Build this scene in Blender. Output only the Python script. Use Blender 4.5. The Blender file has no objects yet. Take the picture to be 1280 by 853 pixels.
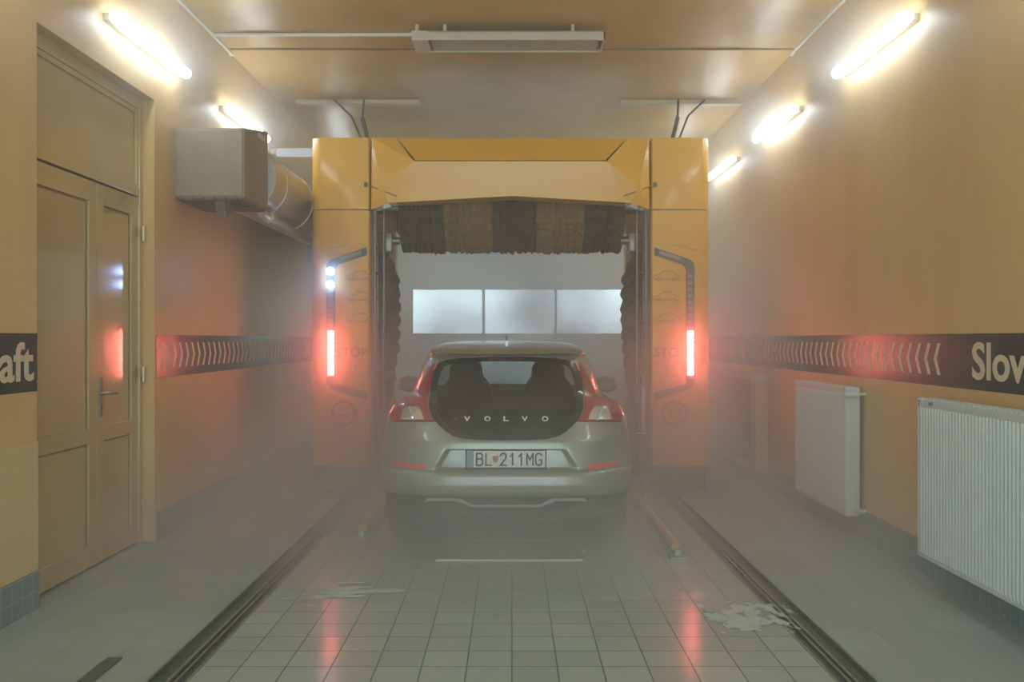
import bpy, bmesh, math, random
from mathutils import Vector, Matrix
random.seed(7)
PI = math.pi
COL = bpy.context.scene.collection
F = 1130.0          # focal length in pixels of the 1280 wide picture
CH = 1.45           # eye height

# ------------------------------------------------------------------ materials
def new_mat(name):
    m = bpy.data.materials.new(name); m.use_nodes = True
    m.node_tree.nodes.clear()
    return m, m.node_tree.nodes, m.node_tree.links

def pmat(name, col, rough=.5, metal=0.0, var=.06, scale=6.0, bump=0.0, bscale=40.0, spec=.5, coat=0.0, stretch=(1,1,1)):
    """principled material whose colour varies slightly by noise"""
    m, N, L = new_mat(name)
    out = N.new('ShaderNodeOutputMaterial'); b = N.new('ShaderNodeBsdfPrincipled')
    L.new(b.outputs[0], out.inputs[0])
    b.inputs['Roughness'].default_value = rough; b.inputs['Metallic'].default_value = metal
    b.inputs['Specular IOR Level'].default_value = spec
    b.inputs['Coat Weight'].default_value = coat; b.inputs['Coat Roughness'].default_value = .08
    tc = N.new('ShaderNodeTexCoord'); mp = N.new('ShaderNodeMapping'); mp.inputs['Scale'].default_value = stretch
    L.new(tc.outputs['Object'], mp.inputs[0])
    n = N.new('ShaderNodeTexNoise'); n.inputs['Scale'].default_value = scale; n.inputs['Detail'].default_value = 6
    L.new(mp.outputs[0], n.inputs[0])
    mx = N.new('ShaderNodeMix'); mx.data_type = 'RGBA'
    c = Vector(col)
    mx.inputs[6].default_value = (*(c*(1-var*2)), 1); mx.inputs[7].default_value = (*(c*(1+var*2)), 1)
    L.new(n.outputs[0], mx.inputs[0]); L.new(mx.outputs[2], b.inputs['Base Color'])
    if bump:
        n2 = N.new('ShaderNodeTexNoise'); n2.inputs['Scale'].default_value = bscale
        L.new(mp.outputs[0], n2.inputs[0])
        bp = N.new('ShaderNodeBump'); bp.inputs['Strength'].default_value = bump; bp.inputs['Distance'].default_value = .01
        L.new(n2.outputs[0], bp.inputs['Height']); L.new(bp.outputs[0], b.inputs['Normal'])
    return m

def emat(name, col, strength):
    m, N, L = new_mat(name)
    out = N.new('ShaderNodeOutputMaterial'); e = N.new('ShaderNodeEmission')
    e.inputs[0].default_value = (*col, 1); e.inputs[1].default_value = strength
    L.new(e.outputs[0], out.inputs[0]); return m

def gmat(name, tint, gloss=.12, rough=.03):
    m, N, L = new_mat(name)
    out = N.new('ShaderNodeOutputMaterial'); t = N.new('ShaderNodeBsdfTransparent'); g = N.new('ShaderNodeBsdfGlossy')
    mx = N.new('ShaderNodeMixShader'); t.inputs[0].default_value = (*tint, 1)
    g.inputs['Roughness'].default_value = rough; mx.inputs[0].default_value = gloss
    L.new(t.outputs[0], mx.inputs[1]); L.new(g.outputs[0], mx.inputs[2]); L.new(mx.outputs[0], out.inputs[0])
    return m

def floor_mat(name, col, mortar, size, rough, wet=.5, msize=.010, mstr=1.0, offs=(0, 0, 0)):
    m, N, L = new_mat(name)
    out = N.new('ShaderNodeOutputMaterial'); b = N.new('ShaderNodeBsdfPrincipled'); L.new(b.outputs[0], out.inputs[0])
    tc = N.new('ShaderNodeTexCoord'); mp = N.new('ShaderNodeMapping'); mp.inputs['Location'].default_value = offs
    L.new(tc.outputs['Object'], mp.inputs[0])
    br = N.new('ShaderNodeTexBrick'); br.offset = 0; br.inputs['Scale'].default_value = 1
    br.inputs['Brick Width'].default_value = size; br.inputs['Row Height'].default_value = size
    br.inputs['Mortar Size'].default_value = msize*.5; br.inputs['Mortar Smooth'].default_value = .3
    c = Vector(col)
    br.inputs['Color1'].default_value = (*(c*.93), 1); br.inputs['Color2'].default_value = (*(c*1.07), 1)
    br.inputs['Mortar'].default_value = (*(Vector(mortar)*mstr+c*(1-mstr)), 1)
    L.new(mp.outputs[0], br.inputs[0])
    n = N.new('ShaderNodeTexNoise'); n.inputs['Scale'].default_value = 1.7; n.inputs['Detail'].default_value = 8
    L.new(tc.outputs['Object'], n.inputs[0])
    mx = N.new('ShaderNodeMix'); mx.data_type = 'RGBA'; mx.blend_type = 'MULTIPLY'; mx.inputs[0].default_value = .35
    r1 = N.new('ShaderNodeValToRGB'); r1.color_ramp.elements[0].position = .15; r1.color_ramp.elements[1].position = .85
    r1.color_ramp.elements[0].color = (.62, .64, .62, 1)
    L.new(n.outputs[0], r1.inputs[0]); L.new(br.outputs[0], mx.inputs[6]); L.new(r1.outputs[0], mx.inputs[7])
    L.new(mx.outputs[2], b.inputs['Base Color'])
    rr = N.new('ShaderNodeMapRange'); rr.inputs['From Min'].default_value = .25; rr.inputs['From Max'].default_value = .75
    rr.inputs['To Min'].default_value = rough*(1-wet); rr.inputs['To Max'].default_value = rough
    L.new(n.outputs[0], rr.inputs[0]); L.new(rr.outputs[0], b.inputs['Roughness'])
    n2 = N.new('ShaderNodeTexNoise'); n2.inputs['Scale'].default_value = 9; n2.inputs['Detail'].default_value = 5
    L.new(tc.outputs['Object'], n2.inputs[0])
    bp = N.new('ShaderNodeBump'); bp.inputs['Strength'].default_value = .25; bp.inputs['Distance'].default_value = .01
    L.new(n2.outputs[0], bp.inputs['Height'])
    bp2 = N.new('ShaderNodeBump'); bp2.inputs['Strength'].default_value = .5; bp2.inputs['Distance'].default_value = .004; bp2.invert = True
    L.new(br.outputs['Fac'], bp2.inputs['Height']); L.new(bp.outputs[0], bp2.inputs['Normal']); L.new(bp2.outputs[0], b.inputs['Normal'])
    return m

def plaster(name, col, rough, stain=(.75, .66, .5), bump=.12):
    """painted plaster with broad vertical wear"""
    m, N, L = new_mat(name)
    out = N.new('ShaderNodeOutputMaterial'); b = N.new('ShaderNodeBsdfPrincipled'); L.new(b.outputs[0], out.inputs[0])
    tc = N.new('ShaderNodeTexCoord'); mp = N.new('ShaderNodeMapping'); mp.inputs['Scale'].default_value = (1, 1, .35)
    L.new(tc.outputs['Object'], mp.inputs[0])
    n = N.new('ShaderNodeTexNoise'); n.inputs['Scale'].default_value = 1.3; n.inputs['Detail'].default_value = 9; n.inputs['Roughness'].default_value = .62
    L.new(mp.outputs[0], n.inputs[0])
    r = N.new('ShaderNodeValToRGB'); r.color_ramp.elements[0].position = .32; r.color_ramp.elements[1].position = .62
    c = Vector(col)
    r.color_ramp.elements[0].color = (c.x*stain[0], c.y*stain[1], c.z*stain[2], 1); r.color_ramp.elements[1].color = (*c, 1)
    L.new(n.outputs[0], r.inputs[0]); L.new(r.outputs[0], b.inputs['Base Color'])
    b.inputs['Roughness'].default_value = rough
    n2 = N.new('ShaderNodeTexNoise'); n2.inputs['Scale'].default_value = 14; n2.inputs['Detail'].default_value = 6
    L.new(tc.outputs['Object'], n2.inputs[0])
    bp = N.new('ShaderNodeBump'); bp.inputs['Strength'].default_value = bump; bp.inputs['Distance'].default_value = .02
    L.new(n2.outputs[0], bp.inputs['Height']); L.new(bp.outputs[0], b.inputs['Normal'])
    return m

M = {}
M['wall'] = plaster('ochre plaster', (.64, .43, .19), .45, (.86, .8, .68))
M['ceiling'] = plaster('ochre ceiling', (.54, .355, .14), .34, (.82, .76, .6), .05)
M['cream'] = plaster('cream board', (.62, .465, .25), .5, (.9, .86, .8))
M['door'] = pmat('glossy ochre paint', (.48, .345, .165), .15, var=.05, scale=3, bump=.12, bscale=5, coat=.4)
M['doordark'] = pmat('dark groove', (.22, .15, .07), .6)
M['tile'] = floor_mat('wet floor tile', (.35, .41, .385), (.13, .17, .155), .2, .26, .5, .007)
M['sidefloor'] = floor_mat('side floor', (.31, .36, .34), (.2, .24, .22), .3, .5, .15, .006, .5)
M['skirt'] = floor_mat('skirting tile', (.20, .25, .25), (.34, .38, .37), .1, .3, .4, .006)
M['dark'] = pmat('dark rubber', (.025, .035, .032), .5, var=.2)
M['channel'] = pmat('wet channel', (.07, .095, .085), .3, var=.3, scale=20, bump=.6, bscale=30)
M['steel'] = pmat('worn steel', (.34, .37, .35), .32, .85, var=.2, scale=30, bump=.2)
M['galv'] = pmat('galvanised sheet', (.26, .215, .155), .5, .3, var=.10, scale=8)
M['duct'] = pmat('duct sheet', (.52, .47, .40), .35, .6, var=.08)
M['grime'] = pmat('grimy sheet', (.16, .15, .13), .6, .3, var=.25, scale=14)
M['stripe'] = pmat('green black stripe', (.014, .036, .030), .26, var=.15, spec=.5)
M['sign'] = pmat('cream lettering', (.62, .52, .36), .45)
M['white'] = pmat('white enamel', (.56, .60, .585), .32, var=.03)
M['plastic'] = pmat('white plastic', (.74, .72, .66), .4)
M['beige'] = pmat('beige enamel', (.56, .50, .38), .4)
M['beige2'] = pmat('dull reflector', (.42, .40, .33), .35, .3)
M['yellow'] = pmat('yellow machine paint', (.80, .43, .035), .33, var=.03, scale=2, coat=.3)
M['yellowdark'] = pmat('seam', (.25, .14, .03), .5)
M['greyp'] = pmat('grey plastic', (.10, .095, .09), .45)
M['label'] = pmat('pale label', (.34, .31, .28), .5, var=.3, scale=60)
M['print'] = pmat('red brown print', (.26, .09, .05), .5)
M['printring'] = pmat('sign ring', (.26, .03, .025), .5)
M['signface'] = pmat('sign face', (.62, .46, .22), .5)
M['printfaint'] = pmat('faint print', (.42, .25, .06), .5)
M['bdark'] = pmat('dark bristle', (.05, .045, .028), .9, var=.45, scale=12, stretch=(9, 1, 1))
M['bbrown'] = pmat('brown bristle', (.22, .145, .05), .9, var=.4, scale=12, stretch=(9, 1, 1))
M['red'] = emat('red LED', (1, .17, .14), 105)
M['blue'] = emat('blue LED', (.30, .50, 1), 65)
M['tube'] = emat('fluorescent tube', (.78, .92, 1.0), 22)
M['tubedim'] = emat('fluorescent diffuser', (.82, .93, 1.0), .55)
M['paint'] = pmat('silver green car paint', (.29, .315, .28), .33, .45, var=.02, coat=.8)
M['carblack'] = pmat('black bumper plastic', (.035, .042, .038), .5)
M['gloss'] = pmat('gloss black', (.012, .014, .013), .12, spec=.5)
M['seat'] = pmat('dark upholstery', (.022, .022, .02), .8)
M['redlens'] = pmat('red lens', (.30, .018, .014), .3, coat=.3)
M['brakelens'] = pmat('dark red lens', (.10, .015, .012), .3)
M['shield'] = pmat('emblem red', (.50, .14, .14), .4)
M['silver'] = pmat('silver trim', (.82, .84, .82), .4)
M['dullsteel'] = pmat('dull pipe', (.22, .20, .17), .35, .6)
M['redlens2'] = pmat('bright reflector', (.80, .07, .05), .25, coat=.5)
M['clear'] = pmat('clear lens', (.50, .44, .38), .12, .3, coat=.8)
M['chrome'] = pmat('satin chrome', (.74, .76, .74), .2, .8)
M['carglass'] = gmat('tinted glass', (.60, .66, .63), .04)
M['screenglass'] = gmat('windscreen glass', (.80, .88, .85), .05)
M['pane'] = gmat('window pane', (.86, .92, .92), .06, .3)
M['plate'] = pmat('plate white', (.74, .76, .74), .35)
M['plateblue'] = pmat('plate blue', (.18, .32, .42), .4)
M['ink'] = pmat('ink', (.02, .02, .02), .5)
M['wood'] = pmat('orange rail', (.62, .33, .10), .45, var=.15, scale=12)
M['brown'] = pmat('shaded radiator brown', (.13, .06, .035), .5)
M['foam'] = pmat('white foam', (.48, .52, .50), .7, bump=.6, bscale=60)
M['doorpanel'] = pmat('sectional door', (.66, .68, .65), .45)
M['endwall'] = plaster('end wall', (.62, .48, .30), .5)

# ------------------------------------------------------------------ mesh helpers
def add_box(bm, x0, x1, y0, y1, z0, z1, bev=0, seg=2):
    r = bmesh.ops.create_cube(bm, size=1)
    for v in r['verts']:
        v.co = Vector(((x0+x1)/2+v.co.x*(x1-x0), (y0+y1)/2+v.co.y*(y1-y0), (z0+z1)/2+v.co.z*(z1-z0)))
    if bev:
        ed = list({e for v in r['verts'] for e in v.link_edges})
        bmesh.ops.bevel(bm, geom=ed, offset=bev, segments=seg, affect='EDGES', profile=.5)

def bx(x0, x1, y0, y1, z0, z1, bev=0, seg=2):
    bm = bmesh.new(); add_box(bm, x0, x1, y0, y1, z0, z1, bev, seg); return bm

def add_tube(bm, pts, r, n=12, cap=True):
    pts = [Vector(p) for p in pts]; rings = []
    rr = r if isinstance(r, (list, tuple)) else [r]*len(pts)
    up = None
    for i, p in enumerate(pts):
        d = (pts[min(i+1, len(pts)-1)]-pts[max(i-1, 0)]).normalized()
        if up is None:
            up = Vector((0, 0, 1)) if abs(d.z) < .9 else Vector((1, 0, 0))
        a = d.cross(up).normalized(); b = a.cross(d).normalized(); up = b
        rings.append([bm.verts.new(p+(a*math.cos(2*PI*k/n)+b*math.sin(2*PI*k/n))*rr[i]) for k in range(n)])
    for i in range(len(rings)-1):
        for k in range(n):
            bm.faces.new((rings[i][k], rings[i][(k+1) % n], rings[i+1][(k+1) % n], rings[i+1][k]))
    if cap:
        bm.faces.new(rings[0]); bm.faces.new(rings[-1][::-1])

def tube(pts, r, n=12):
    bm = bmesh.new(); add_tube(bm, pts, r, n); return bm

def add_prism(bm, poly, t, frame):
    """poly: list of (u,v); frame: function (u,v,w)->xyz, thickness t along w"""
    a = [bm.verts.new(frame(u, v, 0)) for u, v in poly]; b = [bm.verts.new(frame(u, v, t)) for u, v in poly]
    bm.faces.new(a); bm.faces.new(b[::-1]); n = len(poly)
    for i in range(n): bm.faces.new((a[i], b[i], b[(i+1) % n], a[(i+1) % n]))

def prism(poly, t, frame):
    bm = bmesh.new(); add_prism(bm, poly, t, frame); return bm

def obj(name, bm, m, parent=None, smooth=False, origin=None):
    me = bpy.data.meshes.new(name)
    if origin is not None: bmesh.ops.translate(bm, vec=-Vector(origin), verts=bm.verts)
    bmesh.ops.recalc_face_normals(bm, faces=bm.faces)
    bm.to_mesh(me); bm.free(); me.materials.append(m)
    if smooth:
        for p in me.polygons: p.use_smooth = True
        try: me.set_sharp_from_angle(angle=math.radians(smooth if smooth is not True else 40))
        except Exception: pass
    o = bpy.data.objects.new(name, me); COL.objects.link(o)
    if parent: o.parent = parent
    return o

def tag(o, label=None, cat=None, group=None, kind=None):
    if label: o['label'] = label
    if cat: o['category'] = cat
    if group: o['group'] = group
    if kind: o['kind'] = kind
    return o

class Thing:
    def __init__(s, name, label, cat, loc, group=None, kind=None):
        s.loc = Vector(loc); s.root = bpy.data.objects.new(name, None); COL.objects.link(s.root)
        s.root.empty_display_size = .1; s.root.location = s.loc; tag(s.root, label, cat, group, kind)
    def part(s, name, bm, m, smooth=False, label=None):
        o = obj(name, bm, m, s.root, smooth, s.loc)
        if label: o['label'] = label
        return o
    def sub(s, name, bm, m, parent, smooth=False):
        return obj(name, bm, m, parent, smooth, s.loc)

def single(name, bm, m, label, cat, loc, group=None, kind=None, smooth=False):
    o = obj(name, bm, m, None, smooth, loc); o.location = Vector(loc); return tag(o, label, cat, group, kind)

def struct(name, bm, m, smooth=False, parent=None):
    o = obj(name, bm, m, parent, smooth); 
    if not parent: o['kind'] = 'structure'
    return o

def copy_tree(root, loc, label=None):
    c = root.copy(); COL.objects.link(c); c.location = loc
    if label: c['label'] = label
    for ch in list(root.children):
        d = ch.copy(); COL.objects.link(d); d.parent = c
        for g in list(ch.children):
            e = g.copy(); COL.objects.link(e); e.parent = d
    return c

def text_bm(txt, h, frame, thick=.003, xs=1.0, bold=0.0, spacing=1.0, target_w=None):
    """lettering as a bmesh; capital height h; frame(u,v,w)->xyz"""
    cu = bpy.data.curves.new('t', 'FONT'); cu.body = txt; cu.size = 1; cu.offset = bold; cu.extrude = .5
    cu.space_character = spacing; cu.resolution_u = 5
    o = bpy.data.objects.new('t', cu); COL.objects.link(o)
    me = bpy.data.meshes.new_from_object(o.evaluated_get(bpy.context.evaluated_depsgraph_get()))
    bpy.data.objects.remove(o); bpy.data.curves.remove(cu)
    bm = bmesh.new(); bm.from_mesh(me); bpy.data.meshes.remove(me)
    xsv = [v.co.x for v in bm.verts]; x0, x1 = min(xsv), max(xsv)
    caph = .70; k = h/caph
    kx = k*xs if target_w is None else target_w/(x1-x0)
    for v in bm.verts:
        v.co = Vector(frame((v.co.x-x0)*kx, v.co.y*k, (v.co.z+.5)*thick))
    return bm

def px(x, y, Y): return Vector(((x-640)*Y/F, Y, CH+(424-y)*Y/F))

GL = {'B': [[(0, 0), (0, 1), (.38, 1), (.52, .9), (.52, .64), (.38, .53), (0, .53)], [(.38, .53), (.56, .42), (.56, .12), (.4, 0), (0, 0)]],
      'L': [[(0, 1), (0, 0), (.52, 0)]],
      '2': [[(.02, .78), (.06, .93), (.18, 1), (.38, 1), (.52, .9), (.54, .72), (.45, .52), (0, 0), (.56, 0)]],
      '1': [[(.08, .72), (.32, 1), (.32, 0)]],
      'M': [[(0, 0), (0, 1), (.29, .45), (.58, 1), (.58, 0)]],
      'G': [[(.55, .82), (.48, .95), (.36, 1), (.2, 1), (.05, .9), (0, .72), (0, .28), (.05, .1), (.2, 0), (.38, 0), (.5, .07), (.56, .2), (.56, .45), (.32, .45)]]}
def stroke_bm(txt, h, w, adv, frame, sw=.010, t=.002):
    bm = bmesh.new()
    for i, ch in enumerate(txt):
        for pl in GL[ch]:
            q = [Vector((i*adv+a*w/.56, b*h)) for a, b in pl]
            for a, b in zip(q, q[1:]):
                d = (b-a).normalized()*sw/2; n = Vector((-d.y, d.x)); a2, b2 = a-d*.6, b+d*.6
                add_prism(bm, [a2+n, a2-n, b2-n, b2+n], t, frame)
    return bm

# ------------------------------------------------------------------ the hall
XL, XR, CZ, YE, Y0 = -2.56, 2.55, 4.05, 14.0, -2.0
DY0, DY1, DTOP = 4.87, 6.47, 3.16
struct('floor', bx(-1.37, 1.37, Y0, YE, -.12, 0), M['tile'])
struct('floor_left', bx(XL-.3, -1.55, Y0, YE, -.12, 0), M['sidefloor'])
struct('floor_right', bx(1.55, XR+.3, Y0, YE, -.12, 0), M['sidefloor'])
bm = bmesh.new()
add_box(bm, XL-.3, XL, Y0, DY0, 0, CZ); add_box(bm, XL-.3, XL, DY1, YE, 0, CZ); add_box(bm, XL-.3, XL, DY0, DY1, DTOP, CZ)
add_box(bm, XL-.5, XL-.3, DY0-.2, DY1+.2, 0, CZ)
struct('wall_left', bm, M['wall'])
struct('wall_right', bx(XR, XR+.3, Y0, YE, 0, CZ), M['wall'])
struct('ceiling', bx(XL-.3, XR+.3, Y0, YE+.3, CZ, CZ+.2), M['ceiling'])
# end wall with the exit gate opening
GX0, GX1, GH = -1.78, 2.02, 2.95
bm = bmesh.new()
add_box(bm, XL-.3, GX0, YE, YE+.3, 0, CZ); add_box(bm, GX1, XR+.3, YE, YE+.3, 0, CZ); add_box(bm, GX0, GX1, YE, YE+.3, GH, CZ)
struct('wall_back', bm, M['endwall'])
# skirting
bm = bmesh.new(); add_box(bm, XL, XL+.015, Y0, DY0, 0, .205)
o = struct('baseboard_left', bm, M['skirt'])
# rotate the texture frame by building it as its own object: brick runs on object XY so turn the object
def skirting(name, x, y0, y1, side):
    bm = bx(-.0075, .0075, 0, y1-y0, 0, .205)
    # object space: u along wall = x, v height = y  (so the tile pattern lies on the face)
    for v in bm.verts:
        v.co = Vector((v.co.y, v.co.z, v.co.x))
    o = obj(name, bm, M['skirt']); o['kind'] = 'structure'
    o.matrix_world = Matrix(((0, 0, side, x+side*.0075), (1, 0, 0, y0), (0, 1, 0, 0), (0, 0, 0, 1)))
    return o
bpy.data.objects.remove(o)
skirting('baseboard_left', XL, Y0, DY0, 1); skirting('baseboard_left_far', XL, DY1, YE, 1); skirting('baseboard_right', XR, Y0, YE, -1)
struct('trim_1', bx(XL, XL+.008, Y0, DY0-.001, .206, .90), M['cream'])
struct('seam_shadow_line', bx(XL+.0, XR-.0, 8.08, 8.10, CZ-.012, CZ), M['doordark'])  # ceiling seam, its shadow line put in as a dark strip

# exit gate (sectional) with its window strip
T = Thing('door_2', None, None, (.12, YE+.08, 0), kind='structure')
W0, W1, H0, H1 = -1.54, 1.785, 1.537, 2.218
bm = bmesh.new()
for z0, z1 in ((0, .4985), (.4985, .70), (1.24, H0-.05), (H1+.05, GH)):
    add_box(bm, GX0, GX1, YE+.06, YE+.11, z0, z1, .008)
add_box(bm, GX0, -.70, YE+.06, YE+.11, .70, 1.24, .008); add_box(bm, .66, GX1, YE+.06, YE+.11, .70, 1.24, .008)
T.part('door_panel', bm, M['doorpanel'])
T.part('window_or_added_pane', bx(-.70, .66, YE+.08, YE+.09, .70, 1.24), M['pane'])  # added lower pane, lets light through to the car's windscreen
bm = bmesh.new()
add_box(bm, GX0, GX1, YE+.05, YE+.12, H0-.05, H0); add_box(bm, GX0, GX1, YE+.05, YE+.12, H1, H1+.05)
for a, b in ((GX0, W0), (-.466, -.42), (.66, .70), (W1, GX1)): add_box(bm, a, b, YE+.05, YE+.12, H0, H1)
T.part('window_frame', bm, M['doorpanel'])
for a, b in ((W0, -.466), (-.42, .66), (.70, W1)): T.part('window_or_added_pane', bx(a, b, YE+.08, YE+.09, H0, H1), M['pane'])

# ------------------------------------------------------------------ entrance door in the left wall
XD = -2.66
T = Thing('door_1', None, None, (XD, (DY0+DY1)/2, 0), kind='structure')
xf, xb = XD+.005, XD-.05           # face and back of the leaves
bm = bmesh.new()
for a in ((DY0, DY0+.05, 0, DTOP), (DY1-.06, DY1, 0, DTOP), (DY0+.05, DY1-.06, 3.08, DTOP), (DY0+.05, DY1-.06, 2.46, 2.515)):
    add_box(bm, xb-.02, XD+.02, a[0], a[1], a[2], a[3], .004)
T.part('door_frame', bm, M['door'])
bm = bmesh.new(); add_box(bm, xb, xf-.012, DY0+.05, DY1-.06, 2.515, 3.08)
fr = T.part('transom_panel', bm, M['door'])
bm = bmesh.new()
for a in ((DY0+.05, DY1-.06, 3.045, 3.08), (DY0+.05, DY1-.06, 2.515, 2.545), (DY1-.09, DY1-.06, 2.545, 3.045)):
    add_box(bm, xf-.012, xf+.004, *a, .003)
T.sub('panel_bead', bm, M['door'], fr)
MID = 5.78
def leaf(y0, y1, hinge):
    bm = bmesh.new(); st = .10
    for a in ((y0, y0+st, .012, 2.45), (y1-st, y1, .012, 2.45), (y0+st, y1-st, .012, .15), (y0+st, y1-st, .79, .885), (y0+st, y1-st, 2.32, 2.45)):
        add_box(bm, xb, xf, *a, .002, 1)
    lf = T.part('door_leaf', bm, M['door'])
    bm = bmesh.new()
    for z0, z1 in ((.15, .79), (.885, 2.32)):
        add_box(bm, xb+.01, xf-.018, y0+st, y1-st, z0, z1)
    T.sub('door_panel', bm, M['door'], lf, )
    bm = bmesh.new()
    for z0, z1 in ((.15, .79), (.885, 2.32)):
        add_box(bm, xf-.018, xf-.0175+.003, y0+st, y1-st, z1-.012, z1); add_box(bm, xf-.018, xf-.015, y1-st-.012, y1-st, z0, z1)
    T.sub('panel_groove', bm, M['doordark'], lf)
    if hinge:
        yh = y0+.05
        h = T.sub('door_handle', bx(xf, xf+.008, yh-.02, yh+.02, .95, 1.2, .003), M['galv'], lf)
        bm = bmesh.new(); add_tube(bm, [(xf, yh, 1.1), (xf+.05, yh, 1.1), (xf+.055, yh+.01, 1.1), (xf+.055, yh+.135, 1.095)], .011, 10)
        T.sub('lever', bm, M['steel'], lf, True)
        T.sub('keyhole', bx(xf+.008, xf+.0095, yh-.006, yh+.006, .99, 1.02), M['ink'], lf)
    return lf
leaf(DY0+.05, MID-.003, False); leaf(MID, DY1-.06, True)
for z in (.25, 1.2, 2.2):
    bm = bmesh.new(); add_tube(bm, [(XD+.035, DY1-.03, z-.055), (XD+.035, DY1-.03, z+.055)], .014, 10)
    add_box(bm, XD+.018, XD+.03, DY1-.09, DY1-.012, z-.02, z+.05, .003); T.part('hinge', bm, M['door'], 30)

# ------------------------------------------------------------------ painted stripes with chevrons and lettering
def wallframe(side, x, y0, z0):
    if side < 0: return lambda u, v, w: (x+w, y0+u, z0+v)
    return lambda u, v, w: (x-w, y0-u, z0+v)
def chevrons(side, ys, x):
    bm = bmesh.new()
    for y in ys:
        z0, zm, z1, s, d = 1.235, 1.33, 1.425, .036, .05
        poly = [(0, z0), (s, z0), (s+d, zm), (s, z1), (0, z1), (d, zm)]
        add_prism(bm, poly, .002, lambda u, v, w, y=y: (x+w*(-side), y+u, v))
    return bm
tS = .004
def stripe(side, x, y0, y1, label):
    T = Thing('wall_sign', label, 'sign', (x, (y0+y1)/2, 1.17))
    T.part('stripe', bx(min(x, x-side*tS), max(x, x-side*tS), y0, y1, 1.17, 1.48), M['stripe'])
    return T
T = stripe(-1, XL, 2.9, DY0-.002, 'dark green stripe with cream letters on the left wall before the door')
T.part('lettering', text_bm('Slovnaft', .195, wallframe(-1, XL+tS, 3.83, 1.235), .002, bold=.021, target_w=1.0), M['sign'])
T = stripe(-1, XL, 6.50, YE-.05, 'long dark stripe with cream chevrons on the left wall beyond the door')
T.part('chevron_marking', chevrons(-1, [6.54+.132*i for i in range(55)], XL+tS), M['sign'])
T = stripe(1, XR, 2.6, YE-.05, 'long dark stripe with cream letters and chevrons on the right wall above the radiators')
T.part('lettering', text_bm('Slovnaft', .195, wallframe(1, XR-tS, 5.0, 1.235), .002, bold=.021, target_w=1.0), M['sign'])
T.part('chevron_marking', chevrons(1, [5.37+.1265*i for i in range(66)], XR-tS), M['sign'])

# ------------------------------------------------------------------ fluorescent wall lights
def wall_light(side, y0, y1, label):
    xw = XL if side < 0 else XR; s = -side
    T = Thing('wall_light', label, 'light', (xw, (y0+y1)/2, 3.47), 'fluorescent tubes along the walls')
    X = lambda a: xw+s*a
    bm = bmesh.new(); add_box(bm, min(X(0), X(.045)), max(X(0), X(.045)), y0+.01, y1-.01, 3.445, 3.495, .006)
    T.part('batten', bm, M['plastic'])
    T.part('diffuser', tube([(X(.082), y0, 3.47), (X(.082), y0+.012, 3.47), (X(.082), y1-.012, 3.47), (X(.082), y1, 3.47)], [.026, .038, .038, .026], 16), M['tube'], True)
    return T.root
ys = ((3.3, 4.55), (5.65, 6.89), (7.9, 9.14), (10.1, 11.34), (12.3, 13.5))
ll = ['tube light on the left wall nearest the camera, out past the frame edge', 'lit white tube light high on the left wall above the door corner',
      'lit white tube light high on the left wall behind the metal fan box', None, 'lit white tube light at the far end of the left wall']
rl = ['tube light on the right wall nearest the camera, out past the frame edge', 'largest lit white tube light high on the right wall',
      'middle lit white tube light high on the right wall', 'small lit white tube light on the right wall beside the gantry top corner',
      'lit white tube light at the far end of the right wall']
srcL = wall_light(-1, *ys[1], ll[1]); srcR = wall_light(1, *ys[1], rl[1])
for i in (0, 2, 3, 4):
    c = (ys[i][0]+ys[i][1])/2
    if ll[i]: copy_tree(srcL, (XL, c, 3.47), ll[i])
    copy_tree(srcR, (XR, c, 3.47), rl[i])
# short cross batten between wall and gantry
p = px(345, 191, 9.6)
T = Thing('batten_light', 'short white horizontal light bar between left wall and gantry top', 'light', (p.x+.3, 9.6, p.z))
T.part('batten', bx(XL, -1.80, 9.57, 9.66, p.z-.02, p.z+.045, .006), M['plastic'])
T.part('diffuser', bx(-2.50, -1.84, 9.555, 9.63, p.z-.04, p.z+.035, .012), M['tubedim'])

# ------------------------------------------------------------------ ceiling heater panel and conduits
y0c, y1c = 7.46, 7.80
zt, zb = CZ-.055, CZ-.13
xa, xb2 = (515-640)*7.46/F, (757-640)*7.46/F
T = Thing('ceiling_fixture', 'long beige fixture with recessed ridged face hung under the ceiling', 'light fixture', ((xa+xb2)/2, 7.63, zb))
bm = bmesh.new()
add_box(bm, xa, xb2, y0c, y0c+.02, zb, zt, .004); add_box(bm, xa, xb2, y1c-.02, y1c, zb, zt, .004)
add_box(bm, xa, xb2, y0c, y1c, zt-.01, zt, .002); add_box(bm, xb2-.02, xb2, y0c, y1c, zb, zt, .004)
add_box(bm, xa-.004, xa+.13, y0c-.004, y1c+.004, zb-.003, zt+.003, .006)
T.part('housing', bm, M['beige'])
bm = bmesh.new(); n = 6
for i in range(n):
    a = y0c+.02+(y1c-y0c-.04)*i/n; b = a+(y1c-y0c-.04)/n
    add_prism(bm, [(a, zb+.03), (b, zb+.03), (b, zb+.016), ((a+b)/2, zb+.008), (a, zb+.016)], xb2-.05-xa-.15, lambda u, v, w: (xa+.15+w, u, v))
T.part('reflector', bm, M['beige2'])
for x in (xa+.04, xa+.27, xb2-.27):
    T.part('bracket', tube([(x, y0c+.02, zt-.005), (x, y0c+.02, CZ)], .016, 10), M['beige'], True)
single('conduit', tube([(XL+.02, 7.69-.02, CZ-.016), (xa+.01, 7.69-.02, CZ-.016)], .016, 8), M['plastic'],
       'white conduit across the ceiling from left wall to the hanging fixture', 'conduit', (XL+.5, 7.67, CZ-.016), smooth=True)
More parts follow.
